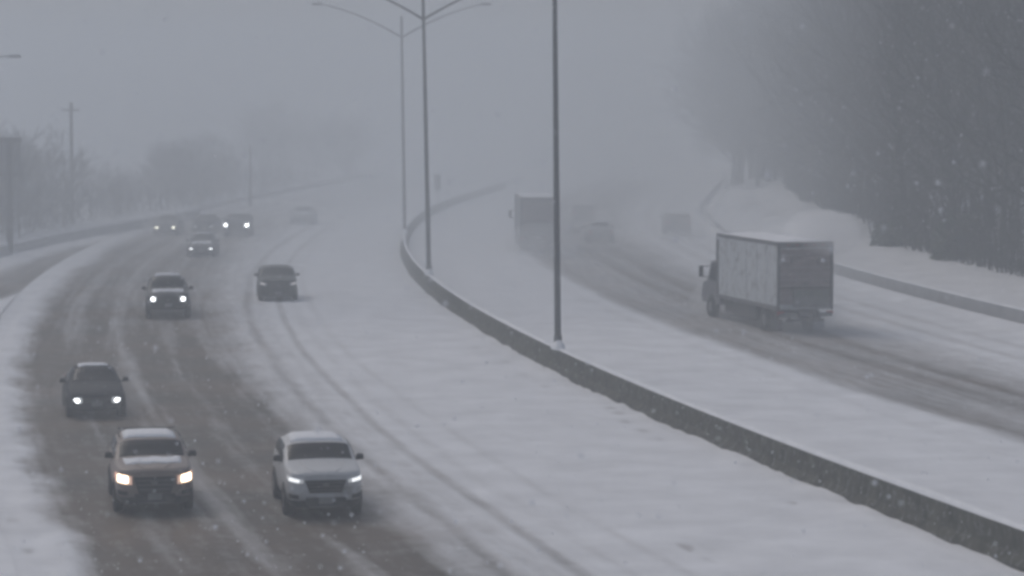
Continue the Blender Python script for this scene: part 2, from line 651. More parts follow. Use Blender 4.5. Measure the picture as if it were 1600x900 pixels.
local(wall_sweep('concrete_wall', JERSEY, arc_frames(-176, 96, 1.5, 0), CONC), med)
cap = MB()
rng = random.Random(4)
fr = arc_frames(-176, 96, 0.75, 0)
prof_n = 7
for i, (p, n) in enumerate(fr):
    hh = 0.015 + 0.10 * float(vnoise(np.array([i * 0.13]), np.array([0.5]), 3)[0]) + 0.02 * rng.random()
    e = 0.012 * rng.random()
    for k in range(prof_n):
        a = math.pi * k / (prof_n - 1)
        o = 0.305 - (0.095 + e) * math.cos(a)
        cap.v.append((p.x + n[0] * o, p.y + n[1] * o, 0.826 + hh * 1.25 * math.sin(a)))
for i in range(len(fr) - 1):
    for k in range(prof_n - 1):
        a = i * prof_n + k
        cap.f.append((a, a + 1, a + prof_n + 1, a + prof_n))
local(cap.build('snow_cap', SNOW, None, smooth=True), med)

SIDE = [(0.0, -0.1), (0.0, 0.10), (0.12, 0.3), (0.18, 0.86), (0.42, 0.86), (0.48, 0.0), (0.48, -0.1)]
rb = empty('side_barrier', curve(-60, 23.7), 0, 'grey concrete barrier edging the far shoulder beyond the box truck', 'barrier')
local(wall_sweep('concrete_wall', SIDE, arc_frames(-176, -30, 2.0, 23.5), CONC2), rb)
lb_frames = []
for i in range(0, 168):
    j0, j1 = max(i - 1, 0), min(i + 1, len(RX) - 1)
    d = Vector((RX[j1] - RX[j0], RY[j1] - RY[j0], 0)).normalized()
    lb_frames.append((Vector((RX[i], RY[i], 0)), (-d.y, d.x)))
lb = empty('side_barrier', (RX[100], RY[100], 0), 0, 'grey concrete barrier along the curving exit ramp', 'barrier')
local(wall_sweep('concrete_wall', [(-o, z) if False else (o, z * 0.80 + 0.06) for o, z in SIDE], lb_frames, CONC2), lb)
scap = [(0.16, 0.752), (0.20, 0.83), (0.30, 0.86), (0.40, 0.83), (0.44, 0.752)]
local(wall_sweep('snow_cap', scap, lb_frames, SNOW), lb)
scap2 = [(0.16, 0.865), (0.20, 0.92), (0.30, 0.94), (0.40, 0.92), (0.44, 0.865)]
local(wall_sweep('snow_cap', scap2, arc_frames(-176, -30, 2.0, 23.5), SNOW), rb)

# ------------------------------------------------------------------ lamp posts on the median barrier
STEEL = plain('galvanised_steel', (0.10, 0.105, 0.115), 0.55, metal=0.3, var=0.15, scale=3)
LENS = plain('lamp_glass', (0.5, 0.5, 0.5), 0.3)


def lamp_post(s, lean, label, wind=0.0):
    base = curve(s, 0.305, 0.835)
    r = empty('lamp_post', base, -s / R, label, 'lamp post', 'lamp posts on the median barrier')
    MB().box((0, 0, 0.03), (0.36, 0.36, 0.06)).build('base_plate', STEEL, r, bevel=0.01)
    MB().tube([(0, 0, 0.06), (0, 0, 0.5)], [0.17, 0.15], 12).build('base_cover', STEEL, r, smooth=True)
    top = 14.9
    k = math.tan(lean)
    hp = MB()
    rh = random.Random(int(s))
    for i in range(6):
        for j in range(14):
            a = 2 * math.pi * j / 14
            u = i / 5
            e = 1 + rh.uniform(-.08, .08)
            hp.v.append((0.24 * math.sin(u * 1.57) * math.cos(a) * e, 0.75 * math.sin(u * 1.57) * math.sin(a) * e, 0.36 * math.cos(u * 1.57) - 0.02))
    hp.f = [(i * 14 + j, i * 14 + (j + 1) % 14, i * 14 + 14 + (j + 1) % 14, i * 14 + 14 + j) for i in range(5) for j in range(14)]
    hp.build('snow_heap', SNOW, r, smooth=True)
    MB().tube([(-k * z, 0, z) for z in (0.3, 3, 6, 9, 12, top)], [0.125, 0.118, 0.11, 0.10, 0.09, 0.08], 12).build('pole', STEEL, r, smooth=True)
    MB().box((0.0, -0.13, 0.75), (0.13, 0.04, 0.24)).build('hand_hole_cover', STEEL, r, bevel=0.01)
    for sgn in (-1, 1):
        pts = []
        for i in range(9):
            u = i / 8
            pts.append((-k * 13.5 + sgn * 5.4 * u, 0, 13.45 + 3.3 * u - 1.05 * u * u))
        MB().tube(pts, [0.065 - 0.025 * i / 8 for i in range(9)], 8).build('arm', STEEL, r, smooth=True)
        e = pts[-1]
        lum = MB().box((e[0] + sgn * 0.35, 0, e[2] + 0.04), (0.85, 0.36, 0.16), taper=(0.75, 0.7)).build('luminaire', STEEL, r, bevel=0.03)
        MB().box((e[0] + sgn * 0.4, 0, e[2] - 0.055), (0.5, 0.28, 0.03)).build('lamp_lens', LENS, lum, bevel=0.008)
    return r


lamp_post(so(1.41, 100.0)[0], math.radians(0.6), 'nearest and clearest lamp post on the median barrier, its head out of sight')
lamp_post(so(-4.31, 142.0)[0], math.radians(1.1), 'twin arm lamp post on the barrier between the clearest and the faintest post')
lamp_post(so(-7.62, 185.0)[0], math.radians(0.7), 'faintest and farthest twin arm lamp post at the bend of the barrier')

# ------------------------------------------------------------------ vehicles
GLASS = plain('tinted_glass', (0.012, 0.014, 0.018), 0.2, var=0.1, spec=0.08)
BLACK = plain('black_trim', (0.018, 0.018, 0.019), 0.6, dirt=(0.10, 0.095, 0.09), dirt_amt=0.1)
TYRE = plain('tyre_rubber', (0.02, 0.02, 0.02), 0.85, dirt=(0.16, 0.155, 0.15), dirt_amt=0.15)
RIM = plain('alloy_rim', (0.22, 0.22, 0.22), 0.4, metal=0.5, dirt=(0.12, 0.11, 0.10), dirt_amt=0.3)
PLATE = plain('number_plate_paint', (0.20, 0.20, 0.20), 0.5, dirt=(0.3, 0.29, 0.28), dirt_amt=0.3)
GRIME = (0.13, 0.12, 0.115)
CHROME = plain('dull_chrome', (0.16, 0.16, 0.165), 0.35, metal=0.6, dirt=GRIME, dirt_amt=0.2)
HOUSING = plain('lamp_housing', (0.35, 0.36, 0.38), 0.25, var=0.1)
RED = plain('tail_lamp_plastic', (0.32, 0.02, 0.02), 0.3, dirt=(0.25, 0.2, 0.2), dirt_amt=0.25)

# (y from the nose, sill w, sill z, mid w, mid z, belt w, belt z, top w, top z): widths relative to half width
TABLE = {
    'suv': dict(L=4.75, H=1.68, cowl=4, rf=5, rr=7, wrap=True, st=[
        (0.00, .48, .30, .54, .56, .56, 1.01, .46, 1.07), (0.06, .70, .27, .77, .57, .79, 1.04, .66, 1.12), (0.22, .84, .26, .93, .59, .94, 1.07, .82, 1.16), (0.60, .92, .25, .995, .62, .98, 1.11, .89, 1.20),
        (1.32, .93, .25, 1.0, .64, .99, 1.15, .94, 1.23), (2.06, .93, .25, 1.0, .64, .99, 1.16, .86, 1.63), (2.95, .93, .25, 1.0, .64, .99, 1.18, .86, 1.68),
        (3.95, .93, .27, 1.0, .66, .98, 1.19, .82, 1.61), (4.60, .90, .32, .97, .66, .95, 1.14, .84, 1.24), (4.75, .82, .40, .90, .66, .89, 1.00, .76, 1.04)]),
    'sedan': dict(L=4.75, H=1.45, cowl=3, rf=4, rr=5, st=[
        (0.00, .74, .30, .84, .48, .84, .66, .66, .72), (0.12, .84, .24, .93, .48, .92, .74, .78, .80), (0.50, .90, .21, .98, .52, .95, .80, .82, .88),
        (1.35, .92, .20, 1.0, .54, .965, .90, .84, .97), (2.15, .92, .20, 1.0, .54, .96, .93, .64, 1.41), (3.05, .92, .20, 1.0, .54, .96, .95, .65, 1.44),
        (3.95, .92, .22, 1.0, .56, .95, .96, .76, 1.06), (4.60, .86, .26, .96, .56, .92, .90, .76, .98), (4.75, .78, .34, .88, .56, .86, .82, .70, .88)]),
    'pickup': dict(L=5.7, H=1.90, cowl=3, rf=4, rr=5, st=[
        (0.00, .82, .48, .90, .68, .90, 1.02, .76, 1.10), (0.10, .88, .42, .95, .68, .95, 1.10, .82, 1.18), (0.45, .91, .39, .98, .72, .97, 1.13, .86, 1.22),
        (1.40, .93, .38, 1.0, .74, .98, 1.18, .88, 1.26), (2.05, .93, .38, 1.0, .74, .98, 1.20, .72, 1.86), (3.60, .93, .38, 1.0, .74, .98, 1.22, .72, 1.88),
        (3.85, .93, .40, 1.0, .76, .97, 1.22, .88, 1.27), (5.60, .92, .45, .98, .76, .96, 1.20, .88, 1.26), (5.70, .90, .50, .96, .76, .95, 1.16, .86, 1.22)]),
}


def vehicle(name, label, cat, group, px, py, kind, paint, W=1.9, L=None, Hh=None, light=None, away=False, yaw=0.0, snow=(0.9, 0.0), marker=False,
            rails=False, lens=(0.30, 0.13), lamp_z=None, tall_grille=False, trim_bumper=True, tail=None, housing_glow=None):
    T = TABLE[kind]
    L = L or T['L']
    Hh = Hh or T['H']
    ky, kz, hw = L / T['L'], Hh / T['H'], W / 2
    p = at(px, py)
    f_ = phi(p)
    c = p + Vector((math.sin(f_), math.cos(f_), 0)) * (L / 2)
    c.z = 0.02
    root = empty(name, c, -f_ + (math.pi if away else 0) + yaw, label, cat, group)
    st = []
    for y, ws, zs, wm, zm, wb, zb, wt, zt in T['st']:
        st.append((y * ky - L / 2, ws * hw, zs * kz, wm * hw, zm * kz, wb * hw, zb * kz, wt * hw, zt * kz))
    G = []
    for y, ws, zs, wm, zm, wb, zb, wt, zt in st:
        half = [(ws, zs), (wm, zm), (wb, zb), (wt, zt)]
        pts = [(0, zs)] + half + [(0, zt + 0.03)] + [(-x, z) for x, z in half[::-1]]
        G.append([(x, y, z) for x, z in pts])
    G = np.array(G)
    tc, uc = np.arange(len(st), dtype=float), np.arange(10, dtype=float)
    for it, q in ((0, 0.22), (1, 0.25)):               # round the section's corners ...
        A, B = G, np.roll(G, -1, 1)
        ub = np.append(uc[1:], uc[0] + 10)
        G = np.stack([A * (1 - q) + B * q, A * q + B * (1 - q)], 2).reshape(len(G), -1, 3)
        uc = np.stack([uc * (1 - q) + ub * q, uc * q + ub * (1 - q)], 1).reshape(-1)
    for it, q in ((0, 0.20), (1, 0.25)):               # ... and the ridges along the length
        n1 = np.concatenate([G[:1], np.stack([G[:-1] * (1 - q) + G[1:] * q, G[:-1] * q + G[1:] * (1 - q)], 1).reshape(-1, *G.shape[1:]), G[-1:]])
        tc = np.concatenate([tc[:1], np.stack([tc[:-1] * (1 - q) + tc[1:] * q, tc[:-1] * q + tc[1:] * (1 - q)], 1).reshape(-1), tc[-1:]])
        G = n1
    m = MB()
    n = G.shape[1]
    m.v = [tuple(v) for v in G.reshape(-1, 3)]
    for i in range(len(G) - 1):
        for k in range(n):
            a, b = i * n + k, i * n + (k + 1) % n
            m.f.append((a, b, b + n, a + n))
    m.f.append(tuple(range(n)))
    m.f.append(tuple((len(G) - 1) * n + k for k in range(n))[::-1])
    m.build('body', paint, root, bevel=0.03, seg=2, angle=40)
    Gc = np.concatenate([G, G[:, :1]], 1)
    ucc = np.append(uc, uc[0] + 10)

    def ev(t, u):
        i = min(max(int(np.searchsorted(tc, t)) - 1, 0), len(tc) - 2)
        if u < ucc[0]:
            u += 10
        j = min(max(int(np.searchsorted(ucc, u)) - 1, 0), len(ucc) - 2)
        a, b = (t - tc[i]) / (tc[i + 1] - tc[i] + 1e-9), (u - ucc[j]) / (ucc[j + 1] - ucc[j] + 1e-9)
        return Vector(Gc[i, j] * (1 - a) * (1 - b) + Gc[i + 1, j] * a * (1 - b) + Gc[i, j + 1] * (1 - a) * b + Gc[i + 1, j + 1] * a * b)

    def skin(name, mat, t0, t1, u0, u1, off=0.008, th=0.012, nt_=6, nu_=8, slant=0.0, parent=None, rag=0):
        """a sheet lying on the body between stations t0..t1 and ring positions u0..u1"""
        q = MB()
        rr_ = random.Random(len(name) * 7 + int(t0 * 10))
        P = []
        for j in range(nt_ + 1):
            row = []
            for i in range(nu_ + 1):
                t, u = t0 + (t1 - t0) * j / nt_, u0 + (u1 - u0) * i / nu_
                if rag and (j in (0, nt_)):
                    t += rr_.uniform(-rag, rag)
                row.append(ev(t + slant * (i / nu_ - .5), u))
            P.append(row)
        vs = [[], []]
        for j in range(nt_ + 1):
            for i in range(nu_ + 1):
                du = P[j][min(i + 1, nu_)] - P[j][max(i - 1, 0)]
                dt = P[min(j + 1, nt_)][i] - P[max(j - 1, 0)][i]
                nn = du.cross(dt).normalized()
                c0 = Vector((0, P[j][i].y, st[0][2] + 0.4))
                if nn.dot(P[j][i] - c0) < 0:
                    nn = -nn
                vs[0].append(P[j][i] + nn * (off - 0.02))
                vs[1].append(P[j][i] + nn * (off + th * (1 if not rag or (0 < i < nu_ and 0 < j < nt_) else 0.1)))
        M_, W_ = (nt_ + 1) * (nu_ + 1), nu_ + 1
        q.v = [tuple(v) for v in vs[0] + vs[1]]
        for j in range(nt_):
            for i in range(nu_):
                a = j * W_ + i
                q.f += [(a + M_, a + 1 + M_, a + W_ + 1 + M_, a + W_ + M_), (a, a + W_, a + W_ + 1, a + 1)]
        edge = [i for i in range(W_)] + [j * W_ + nu_ for j in range(1, nt_ + 1)] + [nt_ * W_ + i for i in range(nu_ - 1, -1, -1)] + [j * W_ for j in range(nt_ - 1, 0, -1)]
        for k in range(len(edge)):
            a, b = edge[k], edge[(k + 1) % len(edge)]
            q.f.append((a, b, b + M_, a + M_))
        return q.build(name, mat, parent or root, smooth=bool(rag))
    top = lambda i, s: Vector((s * st[i][7], st[i][0], st[i][8]))
    belt = lambda i, s: Vector((s * st[i][5], st[i][0], st[i][6]))
    ci, rf, rr = T['cowl'], T['rf'], T['rr']
    # glazing
    skin('windshield', GLASS, ci + 0.08, rf - 0.08, 3.98, 6.02, nu_=12)
    for sx in (-0.45, 0.30):
        a = top(ci, 0) + Vector((sx * hw * 0.9, 0.08, 0.075))
        MB().tube([a, a + Vector((0.42, 0.10, 0.08))], 0.012, 5).build('wiper', BLACK, root)
    for s in (-1, 1):
        spans = [(rf, rf + 1), (rf + 1, rr)] if rr - rf > 1 else [(rf, (rf + rr) / 2), ((rf + rr) / 2, rr)]
        for i, j in spans:
            skin('side_window', GLASS, i + 0.05 * (j - i), j - 0.05 * (j - i), *((3.20, 3.84) if s > 0 else (6.16, 6.80)), nt_=4, nu_=4)
        skin('quarter_window', GLASS, ci + 0.45, rf - 0.08, *((3.18, 3.62) if s > 0 else (6.38, 6.82)), nt_=3, nu_=3)
    skin('rear_window', GLASS, rr + 0.12, rr + 0.85, 4.16, 5.84)
    wrap = T.get('wrap')
    # front end
    y0 = st[0][0]
    zn, zl = st[0][6], st[0][2]
    lz = (lamp_z or (zn - 0.10)) if lamp_z is None else lamp_z
    gh = (zn - zl) * (0.58 if tall_grille else 0.44)
    gz = zn - (0.06 if wrap else 0.03) - gh / 2
    gw = 1.06 * hw * (0.98 if wrap else 1)
    gr = MB()
    gr.add([(-gw * .52, y0 - 0.02, gz + gh / 2), (gw * .52, y0 - 0.02, gz + gh / 2), (gw * .40, y0 - 0.02, gz - gh / 2), (-gw * .40, y0 - 0.02, gz - gh / 2),
            (-gw * .52, y0 + 0.05, gz + gh / 2), (gw * .52, y0 + 0.05, gz + gh / 2), (gw * .40, y0 + 0.05, gz - gh / 2), (-gw * .40, y0 + 0.05, gz - gh / 2)],
           [(0, 1, 2, 3), (7, 6, 5, 4), (0, 4, 5, 1), (1, 5, 6, 2), (2, 6, 7, 3), (3, 7, 4, 0)])
    grille = gr.build('grille', BLACK, root, bevel=0.015)
    for k in range(3):
        z = gz + gh * (0.28 - 0.27 * k)
        MB().box((0, y0 - 0.026, z), (gw * (0.92 - 0.07 * k), 0.02, 0.016)).build('grille_bar', CHROME, grille)
    MB().box((0, y0 - 0.034, gz + gh * 0.12), (0.14, 0.02, 0.09)).build('badge', CHROME, grille, bevel=0.01)
    if wrap:
        hood_c = MB()
        for s in (-1, 1):
            hood_c.tube([ev(1.2, 5 - s * 0.40) + Vector((0, 0, .004)), ev(2.4, 5 - s * 0.52) + Vector((0, 0, .006)), ev(ci - .12, 5 - s * 0.60) + Vector((0, 0, .004))], 0.014, 5)
        hood_c.build('bonnet_crease', paint, root, smooth=True)
        for s in (-1, 1):
            side = lambda u0, u1: (u0, u1) if s > 0 else (10 - u1, 10 - u0)
            skin('lower_lip', BLACK, 0.0, 3.2, *side(0.92, 1.62), 0.012, 0.012, 8, 3)
            skin('wheel_arch_trim', BLACK, 3.2, 3.75, *side(0.95, 1.75), 0.010, 0.012, 3, 3)
        MB().box((0, y0 - 0.012, zl + 0.11), (1.06 * hw, 0.05, 0.24)).build('lower_intake', BLACK, root, bevel=0.02)
        MB().box((0, y0 - 0.03, zl + 0.02), (0.9 * hw, 0.05, 0.045)).build('skid_plate', CHROME, root, bevel=0.01)
    elif trim_bumper:
        MB().box((0, y0 + 0.02, zl + 0.09), (hw * 1.62, 0.14, 0.20), taper=(1.05, 1.0)).build('lower_bumper', BLACK, root, bevel=0.03)
    for s in (-1, 1):
        if wrap:
            side = lambda u0, u1: (u0, u1) if s > 0 else (10 - u1, 10 - u0)
            hs = skin('headlight', housing_glow or HOUSING, 0.12, 2.55, *side(2.98 - lens[1] * 2.6, 2.98), 0.006, 0.012, 8, 4)
            skin('lens', light or HOUSING, 0.55, 1.9, *side(2.93 - lens[1] * 2.0, 2.93), 0.016, 0.014, 8, 5, parent=hs)
            skin('fog_lamp_recess', BLACK, 0.7, 2.2, *side(1.72, 2.02), 0.008, 0.012, 6, 3)
            if marker:
                skin('marker_lamp', glow('amber_lamp', (1.0, 0.34, 0.10), 0.55), 2.3, 2.9, *side(2.55, 2.85), 0.012, 0.012, 4, 3)
        else:
            a = -s * math.radians(-16)
            lx = s * hw * 0.67
            hs = MB().box((lx, y0 + 0.045, lz), (lens[0] + 0.14, 0.16, lens[1] + 0.06), rz=a).build('headlight', housing_glow or HOUSING, root, bevel=0.045)
            ln = MB()
            for yy, rr_ in ((0.03, 1.0), (-0.035, 1.0), (-0.055, 0.7)):
                for k in range(18):
                    t = 2 * math.pi * k / 18
                    ex = abs(math.cos(t)) ** 0.75 * math.copysign(1, math.cos(t)) * lens[0] / 2 * rr_
                    ez = abs(math.sin(t)) ** 0.75 * math.copysign(1, math.sin(t)) * lens[1] / 2 * rr_
                    ln.v.append((lx + s * 0.02 + ex * math.cos(a), y0 + yy + ex * math.sin(a), lz + ez))
            ln.f = [(r0 * 18 + k, r0 * 18 + (k + 1) % 18, r0 * 18 + 18 + (k + 1) % 18, r0 * 18 + 18 + k) for r0 in (0, 1) for k in range(18)]
            ln.f += [tuple(range(18))[::-1], tuple(36 + k for k in range(18))]
            ln.build('lens', light or HOUSING, hs)
            if marker:
                MB().box((s * hw * 0.93, y0 + 0.10, lz - 0.01), (0.10, 0.18, 0.13), rz=-a).build('marker_lamp', glow('amber_lamp', (1.0, 0.34, 0.10), 0.55), root, bevel=0.03)
            MB().box((s * hw * 0.66, y0 + 0.0, zl + 0.22), (0.26, 0.08, 0.13)).build('fog_lamp_recess', BLACK, root, bevel=0.02)
        # mirrors
        mz = st[ci][6] + 0.10
        my = st[ci][0] + 0.42
        mi = MB().box((s * (hw + 0.09), my, mz + 0.03), (0.20, 0.12, 0.15), taper=(0.85, 0.8)).build('wing_mirror', BLACK, root, bevel=0.03)
        MB().box((s * (hw - 0.03), my, mz - 0.03), (0.14, 0.07, 0.05)).build('mirror_stalk', BLACK, mi)
        # tail
        yt = st[-1][0]
        MB().box((s * hw * 0.80, yt - 0.04, st[-1][6] - 0.02), (0.20, 0.16, 0.26)).build('tail_light', tail or RED, root, bevel=0.02)
        # wheels
        rad = (0.40 if kind == 'pickup' else 0.365 if kind == 'suv' else 0.335)
        for wy in (y0 + (0.98 if wrap else 0.92) * ky, st[-1][0] - 0.98 * ky):
            xo = s * (hw - 0.115)
            ar = MB().disc((s * (hw - 0.10), wy, rad + 0.02), 0.05, rad + 0.075, -0.112, 0.112, 22).build('wheel_arch', BLACK, root, smooth=False)
            tw = MB().disc((s * (hw - 0.10), wy, rad), rad * 0.60, rad, -0.125, 0.125, 24).build('wheel', TYRE, root, smooth=True)
            MB().disc((s * (hw - 0.10), wy, rad), 0.03, rad * 0.62, -0.118, 0.118, 14).build('rim', RIM, tw)
        if rails:
            a, b = top(rf, s), top(rr, s)
            MB().tube([a + Vector((-s * .06, .2, .03)), (a + b) / 2 + Vector((-s * .05, 0, .06)), b + Vector((-s * .06, -.2, .03))], 0.016, 6).build('roof_rail', BLACK, root, smooth=True)
    if rails:
        for fr_ in (0.85,):
            a = top(rf, -1).lerp(top(rr, -1), fr_)
            b = top(rf, 1).lerp(top(rr, 1), fr_)
            MB().tube([a + Vector((.05, 0, .09)), b + Vector((-.05, 0, .09))], 0.016, 6).build('roof_crossbar', BLACK, root)
    MB().box((0, y0 - 0.045 if trim_bumper else y0 - 0.03, zl + 0.16), (0.34, 0.02, 0.16)).build('number_plate', PLATE, root, bevel=0.005)
    MB().box((0, st[-1][0] + 0.005, zl + 0.38), (0.34, 0.02, 0.16)).build('rear_plate', PLATE, root, bevel=0.005)
    # door seams and handles
    for s in (-1, 1):
        for fy in (0.50, 0.70):
            MB().box((s * (hw * 0.985), -L / 2 + L * fy, st[rf][6] - 0.10), (0.03, 0.16, 0.03)).build('door_handle', BLACK, root, bevel=0.006)
    # snow lying on the roof and bonnet
    if snow[0]:
        skin('roof_snow', SNOW, rf + 0.14, rr - 0.05, 4.16, 5.84, 0.005, 0.04 * snow[0], 8, 8, rag=0.06)
    if snow[1]:
        skin('bonnet_snow', SNOW, ci - 1.25, ci - 0.10, 4.14, 5.86, 0.004, 0.03 * snow[1], 7, 12, rag=0.16)
    return root


WHITE = plain('dirty_white_paint', (0.52, 0.53, 0.54), 0.35, var=0.06, dirt=(0.24, 0.235, 0.23), dirt_amt=0.28, coat=0.0, low=1.0)
MAROON = plain('tan_paint', (0.24, 0.195, 0.172), 0.4, var=0.1, dirt=(0.12, 0.105, 0.10), dirt_amt=0.22, coat=0.0, low=1.0)
NAVY = plain('dark_blue_paint', (0.010, 0.012, 0.018), 0.6, var=0.1, dirt=(0.035, 0.035, 0.035), dirt_amt=0.15, spec=0.12, low=1.0)
GREY = plain('slate_paint', (0.07, 0.072, 0.076), 0.4, var=0.1, dirt=(0.15, 0.145, 0.14), dirt_amt=0.2, coat=0.0, low=1.0)
GREEN = plain('dark_green_paint', (0.020, 0.028, 0.026), 0.4, var=0.1, dirt=(0.08, 0.085, 0.08), dirt_amt=0.15, coat=0.0, low=1.0)
SILVER = plain('silver_paint', (0.28, 0.29, 0.30), 0.4, var=0.08, dirt=(0.18, 0.17, 0.165), dirt_amt=0.25, coat=0.0, low=1.0)
ONC = 'vehicles coming towards the camera'
OUT = 'vehicles driving away from the camera'
HL_WARM = glow('warm_headlamp', (1.0, 0.72, 0.48), 9.0)
GLOW_WARM = glow('warm_housing_glow', (1.0, 0.55, 0.34), 0.55)  # emission on the lamp housing, stands in for light spilling round the lens
GLOW_WHITE = glow('white_housing_glow', (0.95, 0.97, 1.0), 0.30)  # same spill of lens light put into the housing's own emission
HL_WHITE = glow('white_headlamp', (0.95, 0.97, 1.0), 6.0)
HL_LED = glow('led_headlamp', (0.95, 0.97, 1.0), 1.6)
HL_FAR = glow('far_headlamp', (0.95, 0.97, 1.0), 7.0)
HL_DIM = glow('dim_headlamp', (0.95, 0.96, 1.0), 1.2)
HL_YELLOW = glow('yellowish_headlamp', (1.0, 0.97, 0.80), 5.0)

vehicle('suv', 'tan grey suv with warm glowing headlights and amber corner lamps', 'suv', ONC, 250, 806, 'suv', MAROON, 1.90, yaw=-0.05, light=HL_WARM, marker=True,
        rails=True, snow=(1, 1), lens=(0.26, 0.21), tall_grille=True, lamp_z=0.86, housing_glow=GLOW_WARM)
vehicle('suv', 'dirty white suv with snowy roof beside the tan grey suv', 'suv', ONC, 520, 812, 'suv', WHITE, 1.87, yaw=-0.07, light=HL_LED, housing_glow=GLOW_WHITE, snow=(1, 0), lens=(0.36, 0.10))
vehicle('car', 'dark blue car with round white headlights behind the tan grey suv', 'car', ONC, 152, 655, 'sedan', NAVY, 1.84, Hh=1.5, light=HL_WHITE, housing_glow=GLOW_WHITE, snow=(0.4, 0), lens=(0.20, 0.14))
vehicle('pickup_truck', 'grey pickup truck with bright headlights and snow on its bonnet', 'pickup truck', ONC, 263, 499, 'pickup', GREY, 2.0, light=HL_FAR, housing_glow=GLOW_WHITE, snow=(0.8, 1), lens=(0.20, 0.19),
        tall_grille=True)
vehicle('suv', 'dark green suv driving alone in the snowy lane nearest the barrier', 'suv', ONC, 435, 473, 'suv', GREEN, 1.9, light=glow('weak_headlamp', (1.0, 0.9, 0.88), 0.35), snow=(0, 0), lens=(0.13, 0.15))
vehicle('car', 'small grey car with dim headlights ahead of the distant headlight pairs', 'car', ONC, 314, 403, 'sedan', GREY, 1.84, light=HL_WHITE, snow=(0.8, 0.8), lens=(0.2, 0.10))
vehicle('car', 'faint car with yellowish headlights next to the exit ramp barrier', 'car', ONC, 258, 368, 'sedan', GREY, 1.84, light=HL_YELLOW, snow=(0.8, 0), lens=(0.28, 0.2))
vehicle('car', 'hazy dark car between the yellowish and the bright headlight pair', 'car', ONC, 318, 366, 'sedan', NAVY, 1.84, light=HL_DIM, snow=(0.5, 0), lens=(0.2, 0.1))
vehicle('suv', 'distant suv with a bright pair of white headlights', 'suv', ONC, 369, 371, 'suv', GREY, 1.9, light=glow('distant_headlamp', (0.95, 0.97, 1.0), 16.0), snow=(0.5, 0), lens=(0.3, 0.26))
vehicle('car', 'faintest pale car almost lost in the haze of the oncoming lanes', 'car', ONC, 470, 352, 'sedan', SILVER, 1.84, snow=(1, 1))

vehicle('suv', 'dark suv fading into haze beside the distant truck', 'suv', OUT, 912, 352, 'suv', GREY, 1.95, away=True, snow=(0.6, 0))
vehicle('car', 'low dark sedan in the haze behind the distant dark suv', 'car', OUT, 939, 381, 'sedan', SILVER, 1.85, away=True, snow=(1, 0.8))
vehicle('suv', 'hazy round-looking suv on the far lane ahead of the box truck', 'suv', OUT, 1060, 369, 'suv', GREY, 1.95, away=True, snow=(0.3, 0))

# box trucks
BOXP = plain('truck_side_paint', (0.50, 0.52, 0.53), 0.5, var=0.06, dirt=(0.27, 0.265, 0.26), dirt_amt=0.30)
BOXD = plain('truck_rail_metal', (0.12, 0.12, 0.125), 0.5, var=0.15, dirt=(0.2, 0.19, 0.19), dirt_amt=0.2)
DOOR = plain('grimy_door_paint', (0.235, 0.198, 0.198), 0.6, var=0.25, scale=2.5, dirt=(0.16, 0.145, 0.14), dirt_amt=0.30)
LIFT = plain('grimy_lift_metal', (0.16, 0.17, 0.155), 0.6, var=0.25, scale=4, dirt=(0.25, 0.24, 0.25), dirt_amt=0.3)
CAB = plain('truck_cab_paint', (0.12, 0.12, 0.13), 0.45, var=0.1, dirt=(0.2, 0.19, 0.185), dirt_amt=0.3)


